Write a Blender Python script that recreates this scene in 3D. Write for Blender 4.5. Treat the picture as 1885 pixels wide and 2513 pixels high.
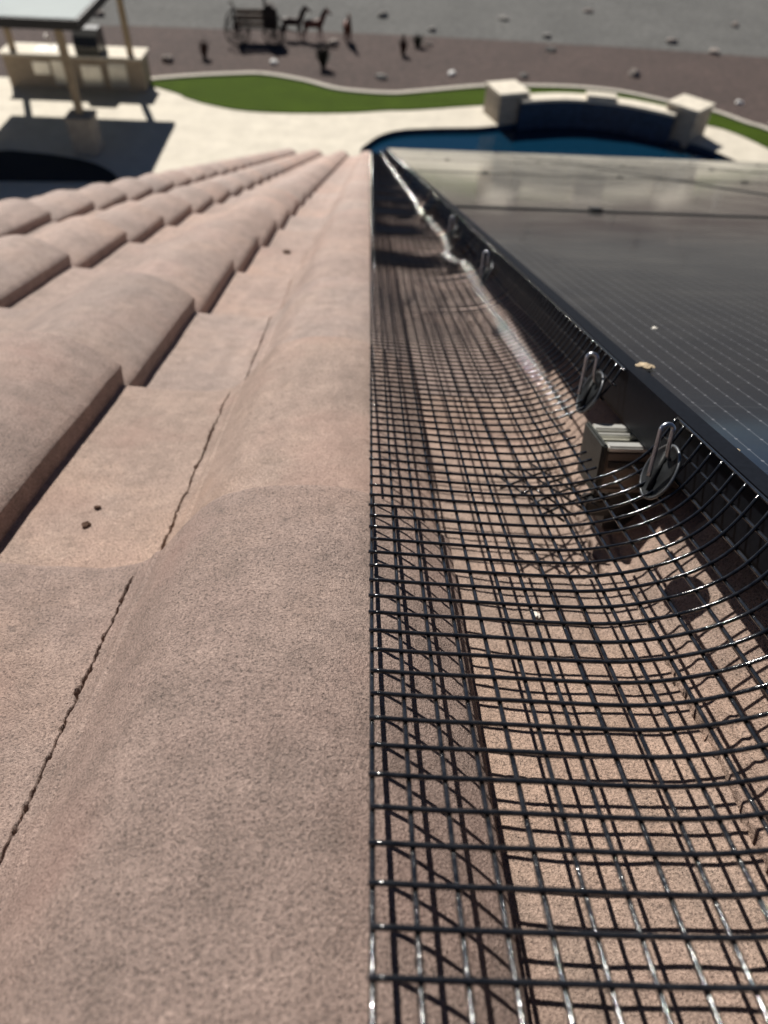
import bpy, bmesh, math, random
import numpy as np
from mathutils import Vector, Matrix
from mathutils.geometry import tessellate_polygon

for o in list(bpy.data.objects):
    bpy.data.objects.remove(o, do_unlink=True)
sc = bpy.context.scene
C = sc.collection
random.seed(7)

# ------------------------------------------------------------------ camera
H = 7.2                                   # lens height above the yard
TH, EPS, RHO = math.radians(48.6006), math.radians(2.6954), math.radians(3.3)
fwd = Vector((math.sin(EPS)*math.cos(TH), math.cos(EPS)*math.cos(TH), -math.sin(TH)))
rgt = Vector((math.cos(EPS), -math.sin(EPS), 0))
upv = rgt.cross(fwd)
R_ = rgt*math.cos(RHO) + upv*math.sin(RHO)
U_ = -rgt*math.sin(RHO) + upv*math.cos(RHO)
cd = bpy.data.cameras.new('camera')
cd.sensor_fit = 'VERTICAL'; cd.sensor_height = 34.6; cd.sensor_width = 25.95
cd.lens = 24.0
cd.clip_start = 0.02; cd.clip_end = 2000
cd.dof.use_dof = True
cd.dof.focus_distance = 0.312
cd.dof.aperture_fstop = 8.8
cam = bpy.data.objects.new('camera', cd); C.objects.link(cam)
M = Matrix((R_, U_, -fwd)).transposed().to_4x4(); M.translation = Vector((0, 0, H))
cam.matrix_world = M
sc.camera = cam

# ------------------------------------------------------------------ light
SUN_EL, SUN_AZ = math.radians(44), math.radians(-21)     # azimuth from +Y towards +X
w = bpy.data.worlds.new('World'); sc.world = w; w.use_nodes = True
nt = w.node_tree; bg = nt.nodes['Background']
sky = nt.nodes.new('ShaderNodeTexSky'); sky.sky_type = 'NISHITA'; sky.sun_disc = False
sky.sun_elevation = SUN_EL; sky.sun_rotation = SUN_AZ
sky.altitude = 2500; sky.air_density = 0.45; sky.dust_density = 0.05
nt.links.new(sky.outputs[0], bg.inputs[0]); bg.inputs[1].default_value = 0.05
sl_ = bpy.data.lights.new('sun', 'SUN'); sl_.energy = 5.0; sl_.angle = math.radians(0.53); sl_.color = (1, .955, .88)
sun = bpy.data.objects.new('sun', sl_); C.objects.link(sun)
toward = Vector((math.sin(SUN_AZ)*math.cos(SUN_EL), math.cos(SUN_AZ)*math.cos(SUN_EL), math.sin(SUN_EL)))
sun.rotation_euler = (-toward).to_track_quat('-Z', 'Y').to_euler()
sun.location = (-6, 14, 16)
sc.view_settings.view_transform = 'Standard'; sc.view_settings.look = 'None'
sc.view_settings.gamma = 1; sc.view_settings.exposure = 0.4; sc.view_settings.use_curve_mapping = False
sc.render.engine = 'CYCLES'
sc.cycles.use_denoising = True
sc.cycles.max_bounces = 8
sc.cycles.caustics_reflective = False; sc.cycles.caustics_refractive = False
sc.cycles.sample_clamp_indirect = 6

# ------------------------------------------------------------------ roof frame: u across, s down the slope, n off the roof
P = math.radians(20.6); HN = 0.252
AX = Vector((1, 0, 0)); AS = Vector((0, math.cos(P), -math.sin(P))); AN = Vector((0, math.sin(P), math.cos(P)))
ORG = Vector((0, 0, H)) - HN*AN
def RM(u=0, s=0, n=0):
    m = Matrix((AX, AS, AN)).transposed().to_4x4(); m.translation = ORG + u*AX + s*AS + n*AN
    return m

# ------------------------------------------------------------------ helpers
def tag(o, label=None, cat=None, group=None, kind=None):
    if label: o['label'] = label
    if cat: o['category'] = cat
    if group: o['group'] = group
    if kind: o['kind'] = kind
    return o
def empty(name, m=None, loc=None, rz=0):
    o = bpy.data.objects.new(name, None); C.objects.link(o); o.empty_display_size = .05
    if m is not None: o.matrix_world = m
    if loc is not None:
        o.location = loc; o.rotation_euler = (0, 0, rz)
    return o
def link(name, me, parent=None, m=None):
    o = bpy.data.objects.new(name, me); C.objects.link(o)
    if parent is not None: o.parent = parent
    if m is not None: o.matrix_local = m
    return o
class MB:
    def __init__(s): s.v = []; s.f = []
    def add(s, v, f):
        b = len(s.v); s.v += [tuple(p) for p in v]; s.f += [tuple(i+b for i in q) for q in f]; return s
    def box(s, x0, x1, y0, y1, z0, z1):
        return s.add([(x0,y0,z0),(x1,y0,z0),(x1,y1,z0),(x0,y1,z0),(x0,y0,z1),(x1,y0,z1),(x1,y1,z1),(x0,y1,z1)],
                     [(0,3,2,1),(4,5,6,7),(0,1,5,4),(1,2,6,5),(2,3,7,6),(3,0,4,7)])
    def tube(s, pts, r, n=8, caps=True, rr=None):
        pts = [Vector(p) for p in pts]; N = len(pts); vs = []; t0 = None; a = None
        for i, p in enumerate(pts):
            t = (pts[min(i+1, N-1)] - pts[max(i-1, 0)]).normalized()
            if a is None:
                a = t.orthogonal().normalized()
            a = (a - t*a.dot(t)).normalized(); b = t.cross(a)
            q = rr[i] if rr else r
            for k in range(n):
                c = 2*math.pi*k/n; vs.append(p + q*(a*math.cos(c) + b*math.sin(c)))
        fs = [(i*n+k, i*n+(k+1) % n, (i+1)*n+(k+1) % n, (i+1)*n+k) for i in range(N-1) for k in range(n)]
        if caps: fs += [tuple(range(n))[::-1], tuple((N-1)*n+k for k in range(n))]
        return s.add(vs, fs)
    def lathe(s, prof, n=24, ax=None):
        m = ax or Matrix()
        vs = [m @ Vector((r*math.cos(2*math.pi*k/n), r*math.sin(2*math.pi*k/n), z)) for r, z in prof for k in range(n)]
        N = len(prof)
        fs = [(i*n+k, i*n+(k+1) % n, (i+1)*n+(k+1) % n, (i+1)*n+k) for i in range(N-1) for k in range(n)]
        fs += [tuple(range(n))[::-1], tuple((N-1)*n+k for k in range(n))]
        return s.add(vs, fs)
    def mesh(s, name, mat, smooth=False, bevel=0):
        me = bpy.data.meshes.new(name); me.from_pydata(s.v, [], s.f); me.materials.append(mat)
        if bevel:
            bm = bmesh.new(); bm.from_mesh(me)
            bmesh.ops.bevel(bm, geom=[e for e in bm.edges], offset=bevel, segments=2, affect='EDGES', clamp_overlap=True)
            bm.to_mesh(me); bm.free()
        if smooth: me.polygons.foreach_set('use_smooth', [True]*len(me.polygons))
        me.update(); return me
    def build(s, name, mat, parent=None, smooth=False, bevel=0, m=None):
        return link(name, s.mesh(name, mat, smooth, bevel), parent, m)
def cr(pts, n=8, closed=False):
    pts = [Vector(p) for p in pts]; N = len(pts); out = []
    for i in range(N if closed else N-1):
        g = lambda k: pts[k % N] if closed else pts[min(max(k, 0), N-1)]
        a, b, c, d = g(i-1), g(i), g(i+1), g(i+2)
        for j in range(n):
            t = j/n
            out.append(.5*((2*b) + (c-a)*t + (2*a-5*b+4*c-d)*t*t + (3*b-a-3*c+d)*t**3))
    if not closed: out.append(pts[-1])
    return out
def hash2(ix, iy, seed):
    h = (ix*374761393 + iy*668265263 + seed*1442695041) & 0xffffffff
    h = ((h ^ (h >> 13))*1274126177) & 0xffffffff
    return ((h ^ (h >> 16)) & 0xffff)/65535.0
def vnoise(x, y, seed=0):
    x = np.asarray(x, float); y = np.asarray(y, float)
    ix = np.floor(x).astype(np.int64); iy = np.floor(y).astype(np.int64)
    fx = x-ix; fy = y-iy; fx = fx*fx*(3-2*fx); fy = fy*fy*(3-2*fy)
    a = hash2(ix, iy, seed); b = hash2(ix+1, iy, seed); c = hash2(ix, iy+1, seed); d = hash2(ix+1, iy+1, seed)
    return (a*(1-fx)+b*fx)*(1-fy) + (c*(1-fx)+d*fx)*fy - .5

# ------------------------------------------------------------------ materials
class NM:
    def __init__(s, name):
        s.m = bpy.data.materials.new(name); s.m.use_nodes = True; s.t = s.m.node_tree
        s.b = s.t.nodes['Principled BSDF']
    def n(s, typ, **k):
        o = s.t.nodes.new(typ)
        for a, v in k.items():
            if a.startswith('i_'):
                kk = a[2:]; o.inputs[int(kk) if kk.isdigit() else kk].default_value = v
            else: setattr(o, a, v)
        return o
    def l(s, a, b): s.t.links.new(a, b)
    def noise(s, vec, scale, detail=3, rough=.55):
        o = s.n('ShaderNodeTexNoise'); o.inputs['Scale'].default_value = scale
        o.inputs['Detail'].default_value = detail; o.inputs['Roughness'].default_value = rough
        s.l(vec, o.inputs['Vector']); return o.outputs['Fac']
    def ramp(s, fac, stops):
        o = s.n('ShaderNodeValToRGB'); e = o.color_ramp.elements
        while len(e) < len(stops): e.new(.5)
        for i, (p, c) in enumerate(stops):
            e[i].position = p; e[i].color = (c, c, c, 1) if isinstance(c, float) else (*c, 1)
        s.l(fac, o.inputs[0]); return o.outputs[0]
    def mix(s, fac, a, b, mode='MIX'):
        o = s.n('ShaderNodeMix', data_type='RGBA', blend_type=mode)
        for v, i in ((fac, 0), (a, 6), (b, 7)):
            if isinstance(v, (int, float)): o.inputs[i].default_value = v
            elif isinstance(v, tuple): o.inputs[i].default_value = (*v, 1)
            else: s.l(v, o.inputs[i])
        return o.outputs[2]
    def math(s, op, a, b=None, c=None):
        o = s.n('ShaderNodeMath', operation=op)
        for i, v in enumerate((a, b, c)):
            if v is None: continue
            if isinstance(v, (int, float)): o.inputs[i].default_value = v
            else: s.l(v, o.inputs[i])
        return o.outputs[0]
    def bump(s, h, dist, strength=1, prev=None):
        o = s.n('ShaderNodeBump'); o.inputs['Strength'].default_value = strength; o.inputs['Distance'].default_value = dist
        s.l(h, o.inputs['Height'])
        if prev is not None: s.l(prev, o.inputs['Normal'])
        return o.outputs[0]
    def obj(s): return s.n('ShaderNodeTexCoord').outputs['Object']
    def geo(s): return s.n('ShaderNodeNewGeometry').outputs['Position']
    def set(s, **k):
        for a, v in k.items():
            i = s.b.inputs[a]
            if hasattr(v, 'is_linked'): s.l(v, i)
            elif isinstance(v, tuple) and len(v) == 3: i.default_value = (*v, 1)
            else: i.default_value = v
        return s
MAT = {}
def simple(name, col, rough=.6, metal=0.0, noise=None, bump=None, spec=.5):
    m = NM(name); v = m.geo()
    if noise:
        sc_, amt = noise
        f = m.noise(v, sc_, 4)
        c = m.ramp(f, [(.3, tuple(x*(1-amt) for x in col)), (.7, tuple(min(1, x*(1+amt)) for x in col))])
        m.set(**{'Base Color': c})
    else: m.set(**{'Base Color': col})
    m.set(Roughness=rough, Metallic=metal, **{'Specular IOR Level': spec})
    if bump: m.set(Normal=m.bump(m.noise(v, bump[0], 3), bump[1]))
    MAT[name] = m.m; return m.m

def tile_mat():
    m = NM('concrete_tile'); oi = m.n('ShaderNodeObjectInfo')
    add = m.n('ShaderNodeVectorMath', operation='ADD')
    cmb = m.n('ShaderNodeCombineXYZ')
    for i in range(3): m.l(m.math('MULTIPLY', oi.outputs['Random'], (31.7, 17.3, 9.1)[i]), cmb.inputs[i])
    m.l(m.obj(), add.inputs[0]); m.l(cmb.outputs[0], add.inputs[1]); v = add.outputs[0]
    big = m.noise(v, 11, 4, .6); mid = m.noise(v, 55, 4, .65); fine = m.noise(v, 780, 3, .75); grit = m.noise(v, 1700, 2, .6)
    st = m.n('ShaderNodeMapping'); st.inputs['Scale'].default_value = (60, 9, 60); m.l(v, st.inputs['Vector'])
    streak = m.noise(st.outputs[0], 1.0, 4, .6)
    c = m.ramp(big, [(.34, (.275, .208, .176)), (.52, (.318, .232, .194)), (.68, (.345, .236, .198))])
    c = m.mix(.68, c, m.ramp(mid, [(.33, (.20, .146, .120)), (.5, (.305, .222, .186)), (.68, (.39, .287, .24))]))
    c = m.mix(.30, c, m.ramp(streak, [(.35, (.23, .168, .138)), (.65, (.365, .265, .222))]))
    c = m.mix(1.0, c, m.ramp(fine, [(.33, .30), (.45, .84), (.56, 1.03), (.68, 1.34)]), 'MULTIPLY')
    blot = m.noise(v, 3.4, 5, .7)
    c = m.mix(1.0, c, m.ramp(blot, [(.36, (.82, .82, .82)), (.5, (1.0, 1.0, 1.0)), (.62, (1.10, 1.06, 1.02))]), 'MULTIPLY')
    pink = m.ramp(m.noise(v, 7.5, 3, .6), [(.56, 0.0), (.72, .32)])
    c = m.mix(pink, c, (.35, .215, .178))
    spot = m.ramp(m.noise(v, 95, 2, .5), [(.70, 0.0), (.76, .6)])
    c = m.mix(spot, c, (.15, .112, .095))
    sp = m.ramp(grit, [(.66, 0.0), (.72, 1.0)])
    c = m.mix(m.math('MULTIPLY', sp, .35), c, (.46, .38, .32))
    c = m.mix(1.0, c, oi.outputs['Color'], 'MULTIPLY')
    h1 = m.bump(fine, .0019, 1.0); h2 = m.bump(grit, .0007, .8, h1); h3 = m.bump(mid, .0022, .5, h2)
    m.set(**{'Base Color': c, 'Normal': h3, 'Roughness': .68, 'Specular IOR Level': .5}); return m.m
TILE = tile_mat()

def wire_mat():
    m = NM('black_coated_wire'); v = m.obj()
    n1 = m.noise(v, 260, 3); n2 = m.noise(v, 1400, 2)
    c = m.ramp(n1, [(.35, (.006, .0065, .008)), (.75, (.018, .019, .022))])
    m.set(**{'Base Color': c, 'Roughness': m.ramp(n1, [(.3, .05), (.7, .16)]), 'Normal': m.bump(n2, .00012, .6), 'Specular IOR Level': .7})
    return m.m
WIRE = wire_mat()

def glass_mat():
    m = NM('solar_glass'); oc = m.obj(); s = m.n('ShaderNodeSeparateXYZ'); m.l(oc, s.inputs[0]); x, y = s.outputs[0], s.outputs[1]
    px, py = .0136, .0143
    fx = m.math('FRACT', m.math('DIVIDE', x, px)); fy = m.math('FRACT', m.math('DIVIDE', y, py))
    lx = m.math('LESS_THAN', m.math('ABSOLUTE', m.math('SUBTRACT', fx, .5)), .030)
    dy = m.math('LESS_THAN', m.math('ABSOLUTE', m.math('SUBTRACT', fy, .5)), .055)
    dx = m.math('LESS_THAN', m.math('ABSOLUTE', m.math('SUBTRACT', fx, .5)), .055)
    dot = m.math('MULTIPLY', dx, dy)
    cy = m.math('FRACT', m.math('DIVIDE', y, .0925)); gap = m.math('LESS_THAN', m.math('ABSOLUTE', m.math('SUBTRACT', cy, .5)), .010)
    d1 = m.noise(oc, 5.5, 5, .6)
    st = m.n('ShaderNodeMapping'); st.inputs['Scale'].default_value = (2.2, 9, 2); m.l(oc, st.inputs['Vector'])
    d2 = m.noise(st.outputs[0], 2.4, 4, .6); d3 = m.noise(oc, 380, 2)
    c = m.mix(gap, (.0045, .0055, .011), (.012, .013, .018))
    c = m.mix(m.math('MULTIPLY', lx, .9), c, (.055, .058, .068)); c = m.mix(m.math('MULTIPLY', dot, .7), c, (.15, .15, .165))
    # thin dust film: optical depth grows with the slant of the path through it
    lw = m.n('ShaderNodeLayerWeight'); lw.inputs['Blend'].default_value = .5
    cosv = m.math('ADD', m.math('SUBTRACT', 1.0, lw.outputs['Facing']), .006)
    oi = m.n('ShaderNodeObjectInfo'); oc3 = m.n('ShaderNodeSeparateColor'); m.l(oi.outputs['Color'], oc3.inputs[0])
    tau = m.math('MULTIPLY', m.math('MULTIPLY', m.ramp(d1, [(.3, .55), (.7, 1.4)]), m.ramp(d2, [(.3, .6), (.7, 1.3)])), m.math('MULTIPLY', m.ramp(d3, [(.3, .7), (.75, 1.25)]), .026))
    tau = m.math('MULTIPLY', tau, m.math('MULTIPLY', oc3.outputs[0], 2.0))
    cover = m.math('SUBTRACT', 1.0, m.math('POWER', 2.71828, m.math('MULTIPLY', m.math('POWER', m.math('DIVIDE', tau, cosv), 1.5), -1.0)))
    m.set(**{'Base Color': c, 'Roughness': m.ramp(d2, [(.3, .05), (.7, .12)]), 'Specular IOR Level': .26, 'IOR': 1.45})
    df = m.n('ShaderNodeBsdfDiffuse'); df.inputs['Color'].default_value = (.44, .415, .36, 1)
    ms = m.n('ShaderNodeMixShader'); m.l(cover, ms.inputs[0]); m.l(m.b.outputs[0], ms.inputs[1]); m.l(df.outputs[0], ms.inputs[2])
    m.l(ms.outputs[0], m.t.nodes['Material Output'].inputs['Surface'])
    return m.m
GLASS = glass_mat()

def patio_surface():
    m = NM('travertine_paving'); v = m.geo()
    br = m.n('ShaderNodeTexBrick'); br.inputs['Scale'].default_value = 1.0
    br.inputs['Mortar Size'].default_value = .006; br.inputs['Brick Width'].default_value = .61; br.inputs['Row Height'].default_value = .406
    br.inputs['Color1'].default_value = (.60, .54, .435, 1); br.inputs['Color2'].default_value = (.53, .475, .385, 1); br.inputs['Mortar'].default_value = (.46, .41, .34, 1)
    m.l(v, br.inputs['Vector'])
    c = m.mix(.55, br.outputs[0], m.ramp(m.noise(v, 2.3, 5, .65), [(.32, (.44, .40, .325)), (.68, (.64, .585, .485))]))
    m.set(**{'Base Color': c, 'Roughness': .8, 'Normal': m.bump(m.noise(v, 30, 3), .004)}); return m.m
def gravel_mat(name, cols, sc_=26):
    m = NM(name); v = m.geo()
    vo = m.n('ShaderNodeTexVoronoi'); vo.inputs['Scale'].default_value = sc_; m.l(v, vo.inputs['Vector'])
    hs = m.n('ShaderNodeSeparateColor'); m.l(vo.outputs['Color'], hs.inputs[0])
    c = m.ramp(hs.outputs[0], [(0, cols[0]), (.5, cols[1]), (1, cols[2])])
    c = m.mix(1, c, m.ramp(m.noise(v, .5, 5, .6), [(.3, .82), (.7, 1.14)]), 'MULTIPLY')
    c = m.mix(1, c, m.ramp(m.noise(v, 5, 4, .7), [(.3, .66), (.7, 1.32)]), 'MULTIPLY')
    m.set(**{'Base Color': c, 'Roughness': .95, 'Normal': m.bump(vo.outputs['Distance'], .02, .7)}); return m.m
PATIO = patio_surface()
GREY = gravel_mat('grey_gravel', [(.060, .059, .056), (.09, .088, .083), (.13, .127, .12)])
RED = gravel_mat('reddish_brown_gravel', [(.036, .022, .018), (.057, .036, .030), (.087, .057, .048)])
def turf_mat():
    m = NM('artificial_turf'); v = m.geo()
    c = m.ramp(m.noise(v, 60, 4, .7), [(.3, (.036, .063, .003)), (.7, (.062, .102, .006))])
    c = m.mix(1, c, m.ramp(m.noise(v, 1.2, 3), [(.3, .88), (.7, 1.12)]), 'MULTIPLY')
    m.set(**{'Base Color': c, 'Roughness': .95, 'Specular IOR Level': .1, 'Normal': m.bump(m.noise(v, 160, 2), .015)}); return m.m
TURF = turf_mat()
def water_mat():
    m = NM('pool_water'); v = m.geo()
    m.set(**{'Base Color': (.003, .024, .050), 'Roughness': .04, 'IOR': 1.33, 'Normal': m.bump(m.noise(v, 3.2, 3), .02, .35)}); return m.m
WATER = water_mat()
STONE = simple('pale_stone', (.40, .34, .27), .85, noise=(6, .22), bump=(40, .004))
COPING = simple('coping_stone', (.62, .56, .46), .8, noise=(5, .12))
CURB = simple('concrete_curb', (.44, .40, .34), .9, noise=(8, .15))
POOLTILE = simple('dark_blue_pool_tile', (.022, .042, .085), .45, noise=(9, .5))
POSTM = simple('tan_painted_post', (.36, .265, .165), .6, noise=(7, .12))
FASCIA = simple('dark_bronze_fascia', (.014, .011, .010), .5)
ROOFP = simple('pale_roof_sheet', (.19, .23, .215), .35, noise=(3, .06))
STUCCO = simple('tan_stucco', (.37, .29, .205), .9, noise=(8, .12))
STEEL = simple('brushed_stainless_steel', (.55, .53, .49), .28, 1.0, noise=(10, .1))
ALU = simple('mill_aluminium', (.74, .73, .69), .38, .72, noise=(160, .06), bump=(900, .00005))
ALUS = simple('shaded_rail_aluminium', (.17, .145, .125), .42, .5, noise=(160, .08))  # rail aluminium with side shade and brown tile reflection put into the colour
ALUF = simple('dull_channel_aluminium', (.50, .49, .42), .5, .6, noise=(120, .1))
GALV = simple('galvanised_steel_rod', (.50, .52, .56), .30, 1.0, noise=(240, .18))
RIM = simple('dull_steel_rim', (.16, .165, .17), .35, .8, noise=(200, .3))
WASHER = simple('dark_grey_washer', (.012, .013, .014), .55, 0.0, noise=(190, .35), bump=(420, .0002), spec=.2)
CAPM = simple('weathered_grey_metal', (.028, .030, .027), .5, .15, noise=(130, .3), bump=(600, .0002))
BLACKP = simple('black_plastic', (.012, .012, .013), .45)
FRAME = simple('black_anodised_frame', (.007, .008, .011), .42, 0.0, noise=(300, .2), spec=.04)
BLACKM = simple('plain_black', (.004, .004, .005), .95)
GRILLM = simple('black_enamel', (.010, .010, .010), .3)
WOODL = simple('weathered_board', (.17, .12, .085), .8, noise=(18, .25))
WOODD = simple('dark_wagon_wood', (.022, .014, .010), .8, noise=(14, .3))
HORSE1 = simple('dark_brown_metal_horse', (.045, .018, .010), .6)
HORSE2 = simple('rust_red_horse', (.13, .036, .016), .6)
ROCK = simple('tan_boulder_stone', (.25, .215, .19), .95, noise=(7, .35), bump=(18, .03))
ROCKG = simple('grey_boulder_stone', (.19, .18, .165), .95, noise=(7, .35), bump=(18, .03))
WHITE = simple('white_stone', (.72, .70, .66), .6)
AGAVE = simple('dark_agave_leaf', (.012, .016, .009), .6, noise=(20, .4))
AGAVER = simple('reddish_agave_leaf', (.040, .012, .009), .6, noise=(20, .4))
FELT = simple('roof_underlayment', (.03, .028, .026), .95)
WALLM = simple('house_stucco', (.42, .34, .26), .9, noise=(5, .1))
DIRT = simple('dried_dirt', (.085, .045, .028), .95, noise=(900, .4))
DIRTL = simple('dried_tan_droppings', (.42, .33, .22), .95, noise=(700, .35))
DIRTM = simple('mortar_crumb', (.13, .085, .062), .95, noise=(800, .4))
GRIT = simple('pale_grit', (.66, .62, .55), .8)

# ------------------------------------------------------------------ yard: ground, beds, patio, lawn, pool
def sheet(name, outer, z, mat, holes=(), skirt=0):
    polys = [[Vector((x, y, 0)) for x, y in outer]] + [[Vector((x, y, 0)) for x, y in h] for h in holes]
    tris = tessellate_polygon(polys); flat = [p for q in polys for p in q]
    mb = MB(); fs = []
    for t in tris:
        a, b, c = (flat[i] for i in t)
        fs.append(tuple(t) if (b-a).cross(c-a).z > 0 else tuple(t)[::-1])
    mb.add([(p.x, p.y, z) for p in flat], fs)
    if skirt:
        k = 0
        for q in polys:
            N = len(q); b = len(mb.v); mb.v += [(p.x, p.y, z-skirt) for p in q]
            mb.f += [(k+i, k+(i+1) % N, b+(i+1) % N, b+i) for i in range(N)]; k += N
    return mb.build(name, mat)
def xy(pts, n=6, closed=False): return [(p.x, p.y) for p in cr([(a, b, 0) for a, b in pts], n, closed)]
pool_pts = [(-.22,18.08),(-.09,18.43),(.27,19.03),(.83,19.42),(1.79,19.63),(2.74,19.76),(3.39,19.98),(4.05,20.25),(5.0,20.42),(5.95,20.38),(6.85,20.12),(7.65,19.62),
            (8.45,19.16),(8.98,18.52),(9.39,17.75),(9.6,16.8),(9.2,15.5),(8,14.6),(6,14.2),(3.5,14.3),(1.5,15),(.3,16.2),(-.2,17.2)]
pool = xy(pool_pts, 5, True)
BIG = 900
tag(sheet('ground', [(-BIG,-BIG),(BIG,-BIG),(BIG,BIG),(-BIG,BIG)], 0, GREY, [pool]), kind='structure')
gB = [(-60,25.6),(-11.98,26.95),(-8.46,27.12),(-4.93,27.22),(-.2,27.4),(3.81,27.31),(6.62,27.16),(13.05,26.68),(60,22)]
low = [(60,8),(15,14.5),(11.6,17.5),(10.3,20),(9.5,20.9),(8.4,21.4),(6,22.1),(3.2,21.9),(.4,21.2),(-3,21.5),(-6.1,21.9),(-14,21.6),(-60,18)]
tag(sheet('gravel_bed', xy(gB, 4)+low, .006, RED), kind='structure')
tlow = [(-6.06,21.78),(-5.27,21.29),(-4.96,20.98),(-4.26,20.56),(-3.31,20.24),(-2.08,20.21),(-.55,20.4),(.43,20.66),(1.18,20.78),(3.15,21.32)]
tmid = [(4.4,21.3),(5.6,21.25),(6.8,21.05),(8.0,20.75),(9.06,20.54)]
tr = [(9.7,20.04),(10.26,19.08),(10.9,17.6),(11.6,16.2)]
lowedge = xy(tlow+tmid+tr, 5)
patio_poly = [(-30,8.8),(12,8.8),(12.4,15.6)] + lowedge[::-1] + [(-6.15,22.1),(-14,21.9),(-30,21.0)]
tag(sheet('patio', patio_poly, .02, PATIO, [pool], .02), kind='structure')
curb_pts = [(-6.30,22.02),(-5.22,22.45),(-3.96,22.79),(-3.1,22.9),(-1.94,22.5),(-.92,21.92),(.44,21.76),(1.22,21.95),(3.28,22.66),(4.63,22.81),(5.99,22.85),(7.22,22.62),(8.4,21.99),(9.48,21.44),(10.17,20.65),(10.68,20.1),(11.5,18.2),(12.2,16.0)]
curb = cr([(a, b, 0) for a, b in curb_pts], 6)
tag(sheet('lawn', [(p.x, p.y) for p in curb] + [(11.6,16.2)] + lowedge[::-1][1:], .045, TURF, (), .04), kind='structure')
mb = MB(); vs = []
for i, p in enumerate(curb):
    t = (curb[min(i+1, len(curb)-1)]-curb[max(i-1, 0)]).normalized(); nrm = Vector((-t.y, t.x, 0))
    for off, z in ((-.02, 0), (-.02, .09), (.17, .09), (.17, 0)): vs.append(p+nrm*off+Vector((0, 0, z)))
mb.add(vs, [(i*4+k, i*4+k+1, i*4+k+5, i*4+k+4) for i in range(len(curb)-1) for k in range(3)] + [(0,1,2,3)])
tag(mb.build('lawn_kerb', CURB), kind='structure')
# pool: basin, coping, water
mb = MB(); N = len(pool)
mb.add([(x, y, .018) for x, y in pool]+[(x, y, -1.4) for x, y in pool], [(i, N+i, N+(i+1) % N, (i+1) % N) for i in range(N)]+[tuple(range(N, 2*N))])
tag(mb.build('pool_basin', POOLTILE), kind='structure')
tag(sheet('pool_water', pool, -.10, WATER), kind='structure')
# raised curved wall behind the pool with two pillars
wall_c = cr([(3.9,20.05,0),(4.95,20.30,0),(5.9,20.27,0),(6.8,20.02,0),(7.75,19.5,0)], 10)
def strip(pts, o0, o1, z0, z1):
    vs = []
    for i, p in enumerate(pts):
        t = (pts[min(i+1, len(pts)-1)]-pts[max(i-1, 0)]).normalized(); nn = Vector((-t.y, t.x, 0))
        for off, z in ((o0, z0), (o0, z1), (o1, z1), (o1, z0)): vs.append(p+nn*off+Vector((0, 0, z)))
    L = len(pts)
    return MB().add(vs, [(i*4+k, i*4+(k+1) % 4, i*4+4+(k+1) % 4, i*4+4+k) for i in range(L-1) for k in range(4)]+[(0,1,2,3), ((L-1)*4+3,(L-1)*4+2,(L-1)*4+1,(L-1)*4)])
rw = empty('raised_pool_wall', loc=(5.8, 20.2, 0))
tag(rw, 'curved raised wall of dark blue tile with pale coping behind the pool', 'wall')
inv = rw.matrix_world.inverted()
def under(o, root):
    o.parent = root; o.matrix_parent_inverse = Matrix.Translation(root.location).inverted() if root.rotation_euler.z == 0 else root.matrix_basis.inverted(); return o
under(strip(wall_c, 0, .38, -1.2, .535).build('wall_face', POOLTILE), rw)
under(strip(wall_c, -.03, .43, .535, .60).build('coping', COPING), rw)
sp = strip(wall_c[17:26], .02, .36, .603, .70).build('spout_block', COPING)
under(sp, rw)
def pillar(cx, cy, sx, sy, rz, ht, label):
    e = empty('pool_pillar', loc=(cx, cy, 0), rz=rz)
    MB().box(-sx/2, sx/2, -sy/2, sy/2, -.9, ht-.07).build('shaft', STONE, e, bevel=.01)
    MB().box(-sx/2-.025, sx/2+.025, -sy/2-.025, sy/2+.025, ht-.07, ht).build('cap', COPING, e, bevel=.008)
    return tag(e, label, 'pillar', 'stone pillars at the pool wall')
pillar(3.57, 20.58, .82, .9, math.radians(19), .74, 'square stone pillar at the left end of the pool wall')
pillar(8.20, 19.86, .86, .82, math.radians(-46), .78, 'square stone pillar at the right end of the pool wall')

# ------------------------------------------------------------------ pergola, outdoor kitchen, black shape
pg = empty('pergola', loc=(-8.0, 19.3, 0)); tag(pg, 'flat roofed pergola with tan posts over the outdoor kitchen', 'pergola')
def pgp(mb, name, mat, bevel=0): return under(mb.build(name, mat, bevel=bevel), pg)
X0, X1, Y0, Y1 = -10.0, -5.93, 16.85, 21.85
pgp(MB().box(X0+.05, X1-.05, Y0+.05, Y1-.05, 2.70, 2.80), 'roof_panel', ROOFP)
pgp(MB().box(X0, X1, Y0-.0, Y0+.05, 2.60, 2.785), 'fascia', FASCIA); pgp(MB().box(X0, X1, Y1-.05, Y1, 2.60, 2.785), 'fascia', FASCIA)
pgp(MB().box(X0, X0+.048, Y0+.052, Y1-.052, 2.60, 2.785), 'fascia', FASCIA); pgp(MB().box(X1-.048, X1, Y0+.052, Y1-.052, 2.60, 2.785), 'fascia', FASCIA)
for i in range(7):
    y = Y0+.5+i*.68; pgp(MB().box(X0+.06, X1-.06, y, y+.06, 2.60, 2.695), 'rafter', POSTM)
for x in (-9.41, -6.36): pgp(MB().box(x-.07, x+.07, 21.36, 21.50, .85, 2.60), 'post', POSTM, .005)
for x in (-9.41, -6.58):
    pgp(MB().box(x-.075, x+.075, 17.35, 17.50, .82, 2.60), 'post', POSTM, .005)
    pgp(MB().box(x-.27, x+.27, 17.15, 17.69, .02, .77), 'post_base', STONE, .01); pgp(MB().box(x-.30, x+.30, 17.12, 17.72, .77, .82), 'base_cap', STONE, .008)
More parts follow.
